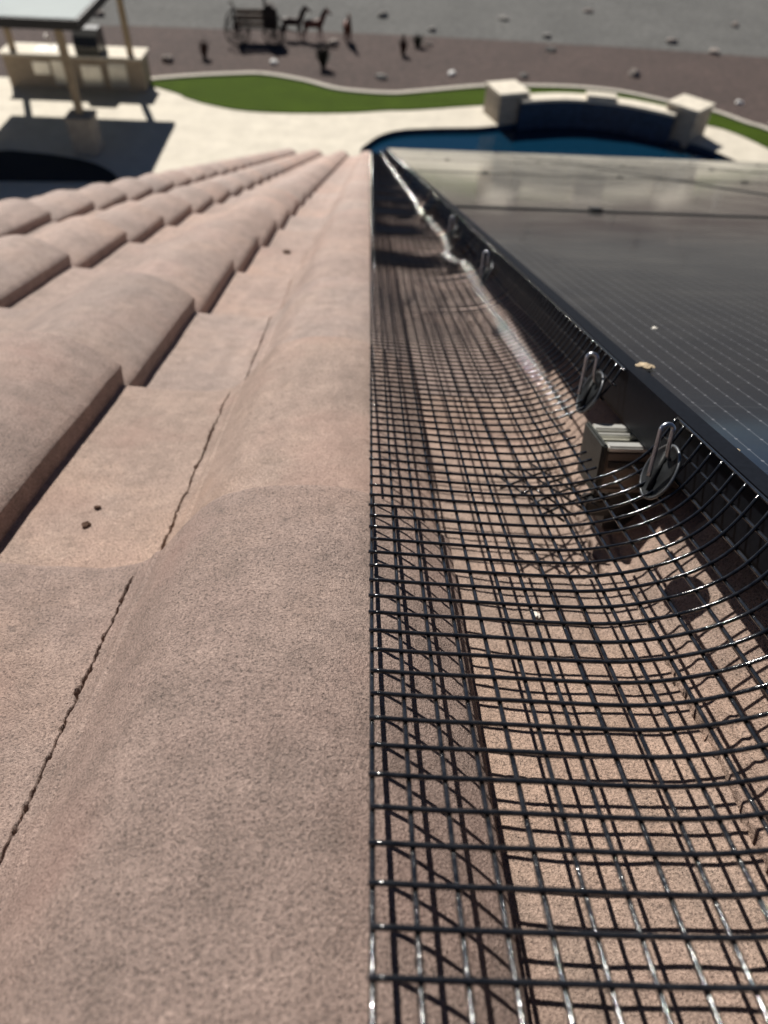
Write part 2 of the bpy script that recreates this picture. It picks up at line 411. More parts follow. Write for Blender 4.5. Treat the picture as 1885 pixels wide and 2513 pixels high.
kc = empty('outdoor_kitchen', loc=(-7.9, 21.6, 0.02)); tag(kc, 'long tan stucco kitchen counter with pale stone top under the pergola', 'counter')
def kp(mb, name, mat, bevel=0): return under(mb.build(name, mat, bevel=bevel), kc)
kp(MB().box(-9.68, -6.09, 21.28, 22.02, .021, .79), 'counter_body', STUCCO)
kp(MB().box(-9.74, -6.03, 21.20, 22.10, .79, .85), 'countertop', COPING, .008)
for x0, x1, z0, z1 in ((-8.95,-8.52,.36,.66), (-8.45,-7.95,.12,.70), (-7.70,-7.18,.12,.62), (-6.98,-6.50,.10,.70)):
    d = kp(MB().box(x0, x1, 21.258, 21.279, z0, z1), 'cabinet_door', STEEL, .004)
    h = MB().tube([(x0+.06, 21.215, z1-.06), (x1-.06, 21.215, z1-.06)], .009, 8).box(x0+.07, x0+.085, 21.215, 21.258, z1-.066, z1-.054).box(x1-.085, x1-.07, 21.215, 21.258, z1-.066, z1-.054)
    ho = h.build('handle', STEEL, d); ho.matrix_parent_inverse = d.matrix_parent_inverse.copy()
kp(MB().box(-8.9, -8.35, 21.45, 21.9, .851, .858), 'sink_rim', STEEL); kp(MB().tube([(-8.6,21.95,.85),(-8.6,21.95,1.08),(-8.6,21.85,1.14),(-8.6,21.75,1.10)], .014, 8), 'faucet', STEEL)
gr = empty('barbecue_grill', loc=(-7.42, 21.6, .85)); tag(gr, 'black hooded barbecue grill set on the outdoor kitchen counter', 'grill')
g = MB(); prof = [(-.33, .0), (-.36, .22), (-.30, .42), (-.12, .54), (.16, .56), (.30, .44), (.32, 0)]
for sx in (-.31, .31): g.v += [(sx, y, z+.003) for y, z in prof]
g.f += [tuple(range(7)), tuple(range(13, 6, -1))]+[(i, 7+i, 7+(i+1) % 7, (i+1) % 7) for i in range(7)]
g.build('hood', GRILLM, gr); MB().tube([(-.25,-.40,.2),(.25,-.40,.2)], .014, 8).box(-.25,-.235,-.40,-.35,.19,.21).box(.235,.25,-.40,-.35,.19,.21).build('hood_handle', STEEL, gr)
bm_pts = xy([(-9.4,15.62),(-9.35,16.6),(-8.58,17.19),(-7.78,17.16),(-7.06,17.02),(-6.36,16.76),(-5.84,16.36),(-5.56,15.98)], 5)+[(-5.54,15.84),(-8.06,15.68)]
bmt = sheet('patio_surface', bm_pts, .045, BLACKM, (), .022); tag(bmt, 'flat black half round shape lying on the patio', 'mat')  # plain black half-round sheet, not identified further

# ------------------------------------------------------------------ wagon, horses, plants, boulders
wg = empty('wagon', loc=(-3.62, 26.0, .006), rz=math.radians(6)); tag(wg, 'dark wooden wagon with spoked wheels standing on the reddish gravel', 'wagon')
MB().box(-.70, .66, -.30, .30, .42, .47).build('bed', WOODD, wg)
for y in (-.315, .295):
    for z in (.50, .68): MB().box(-.62, .42, y, y+.022, z, z+.13).build('side_board', WOODL, wg)
MB().box(-.70, -.66, -.30, .30, .47, 1.0).build('tail_board', WOODD, wg)
MB().box(.20, .66, -.33, .33, .47, .98).build('driver_box', WOODD, wg, bevel=.03)
MB().box(.28, .52, -.28, .28, .982, 1.06).box(.26, .30, -.28, .28, 1.06, 1.26).build('seat', WOODD, wg, bevel=.01)
MB().tube([(-.64,0,.9),(-.70,0,1.05),(-.80,0,1.02)], .03, 6).build('brake_lever', WOODD, wg)
MB().tube([(.66,0,.38),(1.25,0,.30)], .022, 6).build('tongue', WOODD, wg)
for wx, wr in ((-.58, .40), (.52, .34)):
    MB().tube([(wx,-.46,wr),(wx,.46,wr)], .03, 6).build('axle', WOODD, wg)
    for wy in (-.42, .42):
        wm = MB(); rim = [(wx+wr*.94*math.cos(a), wy, wr+wr*.94*math.sin(a)) for a in [2*math.pi*k/24 for k in range(25)]]
        wm.tube(rim, wr*.06, 6, False)
        wo = wm.build('wheel', WOODD, wg, True)
        for k in range(10):
            a = 2*math.pi*k/10; MB().tube([(wx, wy, wr), (wx+wr*.92*math.cos(a), wy, wr+wr*.92*math.sin(a))], .014, 5).build('spoke', WOODD, wo)
def horse(x, y, rz, sc2, mat, label, leg=0):
    e = empty('horse_figure', loc=(x, y, .006), rz=rz)
    # spine along +x, head at +x; hoof height 0
    V = []; E = []; Rr = []
    def chain(pts, start=None):
        prev = start
        for (a, b, c, r) in pts:
            V.append((a*sc2, b*sc2, c*sc2)); Rr.append(r*sc2); i = len(V)-1
            if prev is not None: E.append((prev, i))
            prev = i
        return prev
    chain([(-.02,0,.56,.135)])                                   # pelvis root side
    chain([(.16,0,.54,.13),(.30,0,.57,.14)], 0); sh = 2
    chain([(-.22,0,.60,.13),(-.34,0,.60,.10)], 0); hp = 3
    chain([(.42,0,.70,.10),(.50,0,.85,.075),(.545,0,.97,.062)], sh); hd = len(V)-1
    chain([(.62,0,.955,.052),(.72,0,.86,.036),(.765,0,.82,.034)], hd)
    for sy in (-1, 1):
        chain([(.545,sy*.03,1.03,.016),(.56,sy*.036,1.075,.006)], hd)
        f = .05*leg*sy
        chain([(.31+f*.3,sy*.075,.44,.065),(.32+f,sy*.08,.27,.034),(.31+f*1.4,sy*.08,.08,.024),(.33+f*1.5,sy*.08,.015,.034)], sh)
        chain([(-.24,sy*.085,.46,.085),(-.22-f,sy*.085,.33,.050),(-.32-f,sy*.085,.24,.032),(-.315-f*1.4,sy*.085,.08,.024),(-.295-f*1.4,sy*.085,.015,.034)], hp)
    me = bpy.data.meshes.new('body'); me.from_pydata(V, E, []); me.materials.append(mat)
    o = link('body', me, e)
    md = o.modifiers.new('skin', 'SKIN'); md.use_smooth_shade = True
    for i, sv in enumerate(me.skin_vertices[0].data): sv.radius = (Rr[i], Rr[i]); sv.use_root = (i == 0)
    s2 = o.modifiers.new('sub', 'SUBSURF'); s2.levels = 1; s2.render_levels = 2
    # mane and tail as tapered solids
    MB().tube([(-.41*sc2,0,.66*sc2),(-.49*sc2,0,.60*sc2),(-.52*sc2,0,.42*sc2),(-.50*sc2,0,.24*sc2)], .03, 7, rr=[.02*sc2,.035*sc2,.04*sc2,.012*sc2]).build('tail', WOODD, e, True)
    MB().tube([(.545*sc2,0,1.05*sc2),(.46*sc2,0,.95*sc2),(.37*sc2,0,.82*sc2),(.30*sc2,0,.70*sc2)], .03, 7, rr=[.014*sc2,.032*sc2,.032*sc2,.012*sc2]).build('mane', WOODD, e, True)
    return tag(e, label, 'horse figure', 'horse figures by the wagon')
horse(-2.60, 26.5, math.radians(8), .86, HORSE1, 'dark brown horse figure nearest the wagon', 1)
horse(-1.93, 26.38, math.radians(12), .84, HORSE2, 'reddish brown horse figure in the middle of the three', -1)
horse(-.80, 26.4, math.radians(-82), .84, HORSE2, 'horse figure standing apart at the right, facing the lawn', .6)
def boulder(x, y, r, mat, label, group, seed, name='boulder', z=.0):
    bm = bmesh.new(); bmesh.ops.create_icosphere(bm, subdivisions=3, radius=1)
    rnd = random.Random(seed); ax = Vector((rnd.uniform(.8, 1.35), rnd.uniform(.75, 1.1), rnd.uniform(.5, .72)))
    planes = [(Vector((rnd.gauss(0,1), rnd.gauss(0,1), rnd.gauss(0,1))).normalized(), rnd.uniform(.62, .9)) for _ in range(11)]
    for v in bm.verts:
        p = v.co.copy()
        for n_, d in planes:
            q = p.dot(n_)
            if q > d: p -= n_*(q-d)*.92
        k = float(vnoise(p.x*3+seed, p.y*3+p.z*2.3, seed))*.16
        p *= 1+k; v.co = Vector((p.x*ax.x, p.y*ax.y, p.z*ax.z))*r
    me = bpy.data.meshes.new(name); bm.to_mesh(me); bm.free(); me.materials.append(mat)
    o = link(name, me); o.location = (x, y, z + r*ax.z*.42); o.rotation_euler.z = rnd.uniform(0, 6)
    return tag(o, label, 'boulder' if name == 'boulder' else 'stone', group)
bl = [(.37,29.41,.24,1,'grey boulder on grey gravel behind the horses, nearer of two'), (2.0,27.97,.22,1,'grey boulder at the gravel edge right of the horses'), (4.62,29.7,.25,1,'low grey boulder on grey gravel above the left pillar'),
      (5.88,27.85,.2,1,'small grey boulder at the gravel edge above the pool wall'), (7.93,31.17,.24,0,'boulder highest up in the grey gravel'), (5.77,26.39,.22,1,'dark grey boulder on reddish gravel just below the gravel edge'),
      (10.14,27.83,.27,0,'tan boulder at the gravel edge above the right pillar'), (11.3,26.87,.25,0,'tan boulder straddling the gravel edge at the right'), (13.08,30.13,.28,0,'tan boulder farthest right in the grey gravel'),
      (8.02,24.32,.27,0,'pale tan boulder on reddish gravel between the two pillars'), (.28,23.15,.26,1,'grey boulder behind the lawn kerb left of the pillar'), (4.55,23.75,.23,1,'grey boulder right behind the left pillar'),
      (1.82,26.42,.2,0,'tan boulder beside a dark plant on the reddish gravel'), (10.95,20.75,.16,0,'small tan boulder beside the lawn kerb right of the right pillar'), (-6.02,23.87,.26,0,'tan boulder right of the outdoor kitchen'), (-9.12,28.09,.27,0,'boulder behind the pergola post'),
      (-1.23,26.15,.22,0,'low boulder on reddish gravel by the lone horse')]
for i, (x, y, r, gk, lab) in enumerate(bl): boulder(x, y, r*.72, ROCKG if gk else ROCK, lab, 'boulders in the gravel', 20+i)
for i, (x, y, lab) in enumerate([(2.39,23.75,'small round white stone left of the left pillar'), (10.6,22.31,'small round white stone right of the right pillar'), (-2.92,24.05,'small round white stone below the wagon')]):
    boulder(x, y, .14, WHITE, lab, 'white stones in the gravel', 70+i, 'white_stone')
def agave(x, y, h, r, n, mat, label, seed):
    rnd = random.Random(seed); mb = MB(); st = MB()
    e = empty('agave_plant', loc=(x, y, .006))
    for i in range(n):
        a = rnd.uniform(0, 6.283); lean = rnd.uniform(.15, 1.0)*r; hh = h*rnd.uniform(.65, 1.05)*(1-.35*lean/r); wd = rnd.uniform(.025, .045)
        d = Vector((math.cos(a), math.sin(a), 0)); q = Vector((-d.y, d.x, 0)); pts = []
        for t in (0, .35, .7, 1):
            c = d*(.04+lean*t**1.3)+Vector((0, 0, hh*(t**.9))); ww = wd*(1-.96*t**1.8)
            pts += [c-q*ww, c+q*ww, c+Vector((0, 0, -.02*(1-t)-.002))-d*.004]
        mb.add(pts, [(k*3+j, k*3+(j+1) % 3, k*3+3+(j+1) % 3, k*3+3+j) for k in range(3) for j in range(3)]+[(0,2,1),(9,10,11)])
    mb.build('leaves', mat, e); MB().lathe([(.06,0),(.07,.06),(.03,.12)], 8).build('stem', WOODD, e)
    return tag(e, label, 'agave', 'spiky plants in the gravel')
agave(-5.01, 24.3, .62, .2, 40, AGAVER, 'reddish dark spiky plant right of the outdoor kitchen', 1)
agave(-1.44, 23.82, .80, .32, 70, AGAVE, 'black green spiky plant, largest, below the horses', 2)
agave(.96, 25.35, .62, .16, 40, AGAVER, 'slim reddish dark plant on the gravel right of the horses', 3)
agave(1.45, 26.25, .40, .36, 46, AGAVE, 'low dark plant beside a tan boulder', 4)

# ------------------------------------------------------------------ house: walls, roof deck, tiles
S_EAVE = 8.76; U_RAKE = -1.105; U_END = 5.4; S_TOP = -2.2
hs = empty('house', loc=(2.0, 4.0, 0)); tag(hs, 'house whose pinkish brown concrete tile roof slopes down to the yard', 'house')
def hp_(o): o.parent = hs; o.matrix_parent_inverse = Matrix.Translation((-2.0, -4.0, 0)); return o
def roofz(y, n=0): # height of plane n at world y
    s = (y-ORG.y-n*AN.y)/AS.y; return (ORG + s*AS + n*AN).z
yw1 = 7.75; yw0 = -2.4
mb = MB(); x0, x1 = -.62, 5.2
mb.add([(x0,yw0,0),(x1,yw0,0),(x1,yw1,0),(x0,yw1,0),(x0,yw0,roofz(yw0,-.13)),(x1,yw0,roofz(yw0,-.13)),(x1,yw1,roofz(yw1,-.13)),(x0,yw1,roofz(yw1,-.13))],
       [(0,3,2,1),(4,5,6,7),(0,1,5,4),(1,2,6,5),(2,3,7,6),(3,0,4,7)])
hp_(mb.build('wall', WALLM))
deck = MB().box(U_RAKE+.02, U_END, S_TOP, S_EAVE-.03, -.075, -.035).mesh('roof', FELT)
roof = link('roof', deck); roof.matrix_world = RM(); hp_(roof)
def roofkid(o): o.parent = roof; return o
fb = MB().box(U_RAKE+.02, U_END, S_EAVE-.028, S_EAVE, -.22, -.03).build('fascia_board', WALLM); fb.parent = roof
bb = MB().box(U_RAKE-.012, U_RAKE+.017, S_TOP, S_EAVE, -.22, -.012).build('barge_board', WALLM); bb.parent = roof
L, W, T = .322, .286, .023
SB = .355
PX_S = [-.02, 0, .03, .055, .078, .101, .121, .146, .171, .196, .216, .236, .261, .286, .30]
PZ_S = [.007, .004, .0008, 0, .004, .013, .0235, .0365, .047, .0525, .0528, .0490, .0385, .0225, .010]
PX_C = [-.02, 0, .03, .06, .095, .111, .123, .137, .15, .17, .195, .215, .24, .265, .286, .30]
PZ_C = [.007, .004, .0008, 0, .0015, .0065, .0165, .0325, .0445, .0525, .0562, .0563, .0515, .0390, .0235, .011]
def prof(x, crack=True):
    X_, Z_ = (PX_C, PZ_C) if crack else (PX_S, PZ_S)
    x = np.asarray(x, float); X_ = np.array(X_); Z_ = np.array(Z_)
    m = np.gradient(Z_, X_); i = np.clip(np.searchsorted(X_, x)-1, 0, len(X_)-2)
    h_ = X_[i+1]-X_[i]; t = (x-X_[i])/h_
    return (2*t**3-3*t**2+1)*Z_[i]+(t**3-2*t**2+t)*h_*m[i]+(-2*t**3+3*t**2)*Z_[i+1]+(t**3-t**2)*h_*m[i+1]
def tile_mesh(name, xs, ys, seed, amp, crack=True):
    X, Y = np.meshgrid(xs, ys)
    Z = prof(X, crack) + .024*(1+Y/L)
    # ragged joint in front of the roll
    if amp > 0:
        wob = .0009*vnoise(Y*60, Y*0+seed, seed)*2 + .0008*vnoise(Y*420, Y*0+3, seed+5)*2
        dist = np.abs(X-(.106+wob)); wid = .0002+.0011*np.clip(vnoise(Y*70, Y*0+9, seed+2)+.12, 0, 1)+.0046*np.clip(vnoise(Y*380, Y*0+9, seed+8)-.16, 0, 1)
        fade = np.clip((Y+L+.01)/.02, 0, 1)*np.clip((-.012-Y)/.012, 0, 1)
        if crack:
            Z = Z - .006*np.clip(1-dist/(wid+.0004), 0, 1)**.5*fade
            Z = Z + .0010*np.exp(-((X-.1165)/.0016)**2) - .0008*np.exp(-((X-.120)/.002)**2)
        Z = Z + amp*(.0014*vnoise(X*22, Y*22, seed+11)+.0004*vnoise(X*80, Y*80, seed+12)+.00035*vnoise(X*190, Y*190, seed+13)+.0009*np.minimum(0, vnoise(X*240, Y*240, seed+15)+.28)*(-1)*0)
        pit = np.clip(vnoise(X*310, Y*310, seed+17)-.27, 0, 1); Z = Z - amp*.0022*pit
        e = np.minimum(-Y, xs[-1]-X); e = np.clip(e, 0, .006)
        Z = Z - .0016*(1-e/.006)**2 - amp*.0012*np.clip(vnoise(X*150, Y*150, seed+21)+.1, 0, 1)*np.exp(-(e/.003)**2)
    ny, nx = X.shape
    co = np.stack([X, Y, Z], -1).reshape(-1, 3)
    q = np.arange(nx*ny).reshape(ny, nx)
    F = np.stack([q[:-1, :-1], q[:-1, 1:], q[1:, 1:], q[1:, :-1]], -1).reshape(-1, 4).tolist()
    V = co.tolist()
    ring = list(q[0, :]) + list(q[1:, -1]) + list(q[-1, -2::-1]) + list(q[-2:0:-1, 0])
    b = len(V); V += [(V[i][0], V[i][1], V[i][2]-T) for i in ring]; n = len(ring)
    F += [(int(ring[i]), b+i, b+(i+1) % n, int(ring[(i+1) % n])) for i in range(n)]
    me = bpy.data.meshes.new(name); me.from_pydata(V, [], F); me.materials.append(TILE)
    sm = [True]*(len(F)-n)+[False]*n; me.polygons.foreach_set('use_smooth', sm); me.update(); return me
def seg(*a): return np.unique(np.concatenate([np.linspace(x0, x1, k) for x0, x1, k in a]).round(6))
XH = seg((-.014, .094, 54), (.094, .124, 90), (.124, .278, 92), (.278, .286, 8)); YH = seg((-L-.07, -L, 8), (-L, -.008, 280), (-.008, 0, 7))
XM = seg((-.014, .098, 14), (.098, .122, 12), (.122, .286, 30)); YM = seg((-L-.07, -.01, 40), (-.01, 0, 3))
XL = seg((-.014, .10, 5), (.115, .286, 15)); YL = seg((-L-.07, 0, 5))
hi = [tile_mesh('roof_tile', XH, YH, 100+i*31, 1.0) for i in range(3)]
hs_ = [tile_mesh('roof_tile', XH, YH, 500+i*31, 1.0, False) for i in range(2)]
md = [tile_mesh('roof_tile', XM, YM, 300+i*31, .8) for i in range(2)]
ms_ = [tile_mesh('roof_tile', XM, YM, 700+i*31, .8, False) for i in range(2)]
lo = tile_mesh('roof_tile', XL, YL, 0, 0); los = tile_mesh('roof_tile', XL, YL, 0, 0, False)
rnd = random.Random(5)
K0, K1 = -3, 26
for k in range(K0, K1+1):
    for j in range(-3, 3):
        se = SB+L*k
        ck = j >= 0
        if k <= 2 and -1 <= j <= 1: me = hi[(k*2+j) % 3] if ck else hs_[k % 2]
        elif se < 3.2: me = (md if ck else ms_)[(k+j) % 2]
        else: me = lo if ck else los
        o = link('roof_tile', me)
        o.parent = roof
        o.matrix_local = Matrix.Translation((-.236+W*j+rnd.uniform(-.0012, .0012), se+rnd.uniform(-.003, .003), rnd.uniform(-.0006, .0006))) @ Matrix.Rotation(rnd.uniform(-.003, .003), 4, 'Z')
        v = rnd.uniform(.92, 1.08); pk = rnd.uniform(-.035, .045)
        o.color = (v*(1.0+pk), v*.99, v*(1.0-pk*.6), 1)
        if j == 0 and k == 0: o.color = (.90, .88, .885, 1)
        if j == 0 and k == 1: o.color = (1.03, 1.01, .985, 1)
        if j == 1 and k in (0, 1): o.color = (1.04, 1.02, .98, 1)
        tf = 1.26 if k <= 0 else 1.36; o.color = (o.color[0]*tf*.99, o.color[1]*tf, o.color[2]*tf, 1)  # rows past the first tinted lighter: grazing sun brightening put into the colour
mb = MB(); lv = [tuple(v.co) for v in lo.vertices]; lf = [tuple(p.vertices) for p in lo.polygons]
for k in range(K0, K1+1):
    for j in range(3, 18):
        dx, dy = -.236+W*j, SB+L*k
        mb.add([(x+dx, y+dy, z) for x, y, z in lv], lf)
o = mb.build('roof_tiles_under_panels', TILE); o.parent = roof; o.color = (1.2, 1.2, 1.2, 1); tag(o, kind='stuff')

# ------------------------------------------------------------------ solar panels
PU, PN, PW, PL, PH = .1755, .119, 1.134, 1.70, .034
GAP = .006
ordn = ['nearest', 'second', 'third', 'fourth', 'farthest']; cold = ['in the column beside the mesh', 'in the second column from the mesh', 'in the third column from the mesh', 'in the column farthest from the mesh']
def panel_meshes():
    a = .0115; f = MB()
    # frame: outer wall, top lip
    f.box(0, a, 0, PL, -PH, 0).box(PW-a, PW, 0, PL, -PH, 0).box(a, PW-a, 0, a, -PH, -.0004).box(a, PW-a, PL-a, PL, -PH, -.0004)
    fm = f.mesh('frame', FRAME)
    g = MB().box(a, PW-a, a, PL-a, -.007, -.0022).mesh('glass', GLASS)
    c = MB().box(-.006, .018, -.004, .034, .0006, .005).mesh('clamp', BLACKP, bevel=.001)
    return fm, g, c
fm, gm, cm = panel_meshes()
for r in range(5):
    for c in range(4):
        s0 = -.02 + r*(PL+GAP); u0 = PU + c*(PW+GAP)
        e = empty('solar_panel', RM(u0, s0, PN))
        tag(e, 'dark solar panel, %s from the camera, %s' % (ordn[r], cold[c]), 'solar panel', 'solar panels on the roof')
        link('frame', fm, e); go = link('glass', gm, e); dv = [.30, .34, .37, .41, .44][r]*(1+.1*math.sin(c*2.3+r)); go.color = (dv, dv, dv, 1)   # how dusty this pane is
        if r < 4:
            for fx in (.28, .80): link('clamp', cm, e, Matrix.Translation((PW*fx, PL+.002-.012, 0)))
# mounting rails running across under the panels
rails = []
def rail(s, label, first=False):
    e = empty('mounting_rail', RM(.150, s, .051)); ht = .0325; wd = .040
    m = MB(); Lr = 4.5
    # hollow section: floor, two walls, top lips with a channel
    m.box(.004, Lr, 0, wd, 0, .004).box(.004, Lr, 0, .004, .004, ht-.004).box(.004, Lr, wd-.004, wd, .004, ht-.004)
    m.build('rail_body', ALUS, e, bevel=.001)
    MB().box(.004, Lr, -.0006, .0085, ht-.0038, ht).build('rail_lip', ALU, e, bevel=.0012)
    MB().box(.004, Lr, wd-.0085, wd+.0006, ht-.0038, ht).build('rail_lip', ALU, e, bevel=.0012)
    MB().box(.004, Lr, wd-.0150, wd-.0115, ht-.0052, ht-.0018).build('rail_lip', ALU, e, bevel=.0008)
    MB().box(.004, Lr, .0042, wd-.0042, ht-.0100, ht-.0065).build('channel_floor', ALUF, e)
    MB().box(.006, Lr, -.0012, .0002, ht*.55, ht*.68).build('side_slot', BLACKP, e)
    MB().box(0, .004, -.0012, wd+.0012, -.003, ht+.0012).build('end_cap', CAPM, e, bevel=.0012)
    MB().box(-.004, .012, -.003, .010, -.016, -.0045).box(.012, .05, .004, .036, -.030, -.001).build('foot_bracket', BLACKP, e, bevel=.001)
    return tag(e, label, 'rail', 'aluminium rails under the solar panels')
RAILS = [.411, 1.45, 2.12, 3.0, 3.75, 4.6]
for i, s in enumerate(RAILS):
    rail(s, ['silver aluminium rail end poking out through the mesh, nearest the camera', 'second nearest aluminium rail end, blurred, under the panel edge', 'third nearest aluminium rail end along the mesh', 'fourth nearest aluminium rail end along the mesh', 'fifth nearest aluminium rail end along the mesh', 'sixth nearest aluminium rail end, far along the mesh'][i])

# ------------------------------------------------------------------ black wire mesh guard
WAVE = .006
CELL, DS = .0113, .0119; NQ = 16
QF = 16*.0113/.2032
ang = [(a_*QF, b_) for a_, b_ in [(0, -4), (.03, -3.6), (.07, -1.5), (.10, 1), (.13, 16), (.145, 24), (.16, 36), (.172, 52), (.182, 64), (.2032, 76)]]
BEND = ([.40,.43,.46,.52,.58,.67,.80,.87,.955,1.05,1.11,1.18,1.24,1.30,1.38,1.47,1.58,1.69,1.95,2.03,2.1,2.3,2.5,3.0,3.4,4.2,5,8.5],
        [.148,.146,.146,.156,.149,.148,.156,.165,.176,.178,.177,.168,.150,.132,.134,.166,.166,.160,.166,.122,.135,.150,.137,.150,.144,.132,.127,.115])
def section(s):
    """points (u, n) along the width of the mesh at slope position s, 65 samples"""
    far = min(1, max(0, (s-.50)/.62))
    sh = (float(np.interp(s/.912, BEND[0], BEND[1]))-.148)*.912*(1.25 if 1.0 < s < 2.6 else 1)
    sh += far*(.0075*float(vnoise(s/DS*.9, 1.5, 4))*2 + .003*float(vnoise(s*18, 7.5, 5))*2)
    tight = 1+.5*far
    N = 64; dq = NQ*CELL/N; u, n = .005, .0785; pts = [(u, n)]
    for i in range(N):
        q = (i+.5)*dq
        qq = q - sh
        qq = .135 + (qq-.135)*tight if qq > .083 else qq
        if qq > .2032*QF: a = 80
        elif qq < 0: a = -4
        else:
            for (a0, b0), (a1, b1) in zip(ang, ang[1:]):
                if a0 <= qq <= a1+1e-9: a = b0+(b1-b0)*(qq-a0)/(a1-a0); break
        a += 2.5*float(vnoise(s*5, q*22, 8))*(.3+far)
        a = math.radians(a); u += dq*math.cos(a); n += dq*math.sin(a); pts.append((u, n))
    eu, en = PU-.0022-pts[-1][0], PN-.0005-pts[-1][1]
    out = []
    for i, (u, n) in enumerate(pts):
        t = i/N; k = t**2.6
        sag = .0005*float(vnoise(s*6, t*4, 21))*2*min(1, t*6)
        if s > .8: sag += WAVE*min(1, (s-.8)/.25)*min(1, .25+t*3)*math.sin((s-.97)/.40*2*math.pi)*max(0, 1-t*.9)
        out.append((u+eu*k, n+en*k+sag*(1-k)))
    return out
SECS = {}
def sec(s):
    k = round(s, 4)
    if k not in SECS: SECS[k] = section(s)
    return SECS[k]
def mesh_pt(q, s, off=0):
    S = sec(s); f = min(max(q/(NQ*CELL)*64, 0), 63.999); i = int(f); t = f-i
    u = S[i][0]*(1-t)+S[i+1][0]*t; n = S[i][1]*(1-t)+S[i+1][1]*t
    du, dn = S[i+1][0]-S[i][0], S[i+1][1]-S[i][1]; l = math.hypot(du, dn)
    return Vector((u - off*dn/l, s, n + off*du/l))
wgd = empty('wire_mesh_guard', RM()); tag(wgd, 'black welded wire mesh strip bent from the roof tiles up to the panel edge', 'wire mesh')
WR = .00085
S0, S1 = .035, 8.2
rows = [S0 + i*DS for i in range(int((S1-S0)/DS)+1)]
def cut(s):
    for r in RAILS:
        if r-(.036 if r < 1 else .008) < s < r+.048: return .130
    return None
far_mb = MB()
for i, s in enumerate(rows):
    qe = cut(s) or NQ*CELL
    near = i < 300
    ns = 40 if s < 1.0 else (24 if near else 16)
    q0 = -.0011
    pts = [mesh_pt(max(0, q0+(qe-q0)*k/ns), s, .00078) for k in range(ns+1)]
    pts[0].x -= .0006+.0010*random.Random(i+900).random()
    rj = random.Random(i)
    jy = rj.uniform(-.0002, .0002); tl = rj.uniform(-.0006, .0006)
    for k, p in enumerate(pts): p.y += jy + tl*k/ns
    if near: MB().tube(pts, WR, 8 if s < 1.0 else 6).build('cross_wire', WIRE, wgd, True)
    else: far_mb.tube(pts, WR, 5)
o = far_mb.build('far_cross_wires', WIRE, wgd, True); tag(o, kind='stuff')
for j in range(NQ+1):
    runs = [[]]
    s = S0-.004
    while s < S1+.002:
        if j*CELL > .126 and cut(s): 
            if runs[-1]: runs.append([])
        else: runs[-1].append(s)
        s += DS/2 if s < 1.2 else (.03 if s < 3 else .06)
    lw = MB()
    for rn in runs:
        if len(rn) < 2: continue
        pts = [mesh_pt(j*CELL, q, -.00078) for q in rn]
        lw.tube(pts, WR*1.04, 8 if rn[0] < 2 else 6)
    lw.build('long_wire', WIRE, wgd, True)

# loose cut piece of mesh below the guard
oc = empty('mesh_offcut', RM(.122, .418, .050)); oc.matrix_world = oc.matrix_world @ Matrix.Rotation(math.radians(38), 4, 'Z') @ Matrix.Rotation(math.radians(9), 4, 'X')
tag(oc, 'small loose offcut of black wire mesh under the guard beside the rail end', 'mesh offcut')
for k in range(4): MB().tube([(-.030, -.019+k*CELL, 0), (.0, -.019+k*CELL, .0006), (.030, -.019+k*CELL, 0)], WR, 6).build('cross_wire', WIRE, oc, True)
for k in range(4): MB().tube([(-.019+k*CELL, -.030, -.001), (-.019+k*CELL, .030, -.001)], WR, 6).build('long_wire', WIRE, oc, True)

# ------------------------------------------------------------------ clips: washer + bent rod
def clip(s, label, q=.157, turn=0):
    a = mesh_pt(q-.004, s); b = mesh_pt(q+.004, s); t = Vector((math.cos(math.radians(67)), 0, math.sin(math.radians(67)))); c = mesh_pt(q, s)
    nrm = Vector((-t.z, 0, t.x)); sx = Vector((0, 1, 0))
    m = Matrix((t, sx, nrm)).transposed().to_4x4()
    if m.determinant() < 0: m = Matrix((t, -sx, nrm)).transposed().to_4x4()
    c2 = c + nrm*.0042; m.translation = c2
    e = empty('mesh_clip', RM(*c2))
    ml = m.copy(); ml.translation = Vector((0, 0, 0))
    MB().lathe([(.002, .0004), (.0146, .0), (.0152, .0009), (.0148, .0018), (.0140, .0018), (.0132, .0011), (.006, .0011), (.0045, .0018), (.002, .0018)], 36, ml).build('washer', WASHER, e, True)
    MB().tube([ml @ Vector((.0150*math.cos(2*math.pi*k/36), .0150*math.sin(2*math.pi*k/36), .0012)) for k in range(37)], .0009, 7, False).build('washer_rim', RIM, e, True)
    cl = MB().tube([ml @ Vector(p) for p in ((-.011, -.003, .0018), (0, .0, .0026), (.010, .004, .0018))], .0016, 8).build('washer_rib', WASHER, e, True)
    # hairpin rod standing up off the roof in front of the washer
    r = .0034; top = .0215; base = Vector((-.0070, -.002, .003))
    pts = [Vector((.0042, .001, .0015)), Vector((.0044, .0004, .0055)), base+Vector((2*r, 0, .009)), base+Vector((2*r, 0, top))]
    pts += [base+Vector((r+r*math.cos(k), 0, top+r*math.sin(k))) for k in [math.pi*i/8 for i in range(1, 8)]]
    pts += [base+Vector((0, 0, top)), base+Vector((-.0004, 0, .010)), base+Vector((-.0012, -.0006, -.0035))]
    MB().tube([Matrix.Rotation(turn, 3, 'Z') @ p for p in cr(pts, 4)], .00125, 10).build('hook_rod', GALV, e, True)
    return tag(e, label, 'clip', 'clips fastening the mesh')
clip(.338, 'clip with bent silver rod and round dark washer just before the nearest rail end', turn=.1)
clip(.470, 'clip with bent rod and washer just past the nearest rail end', turn=-.25)
clip(.945, 'blurred clip with upright bent rod between first and second rail end', turn=-.5)
clip(1.385, 'blurred clip right before the second rail end', turn=-.3)

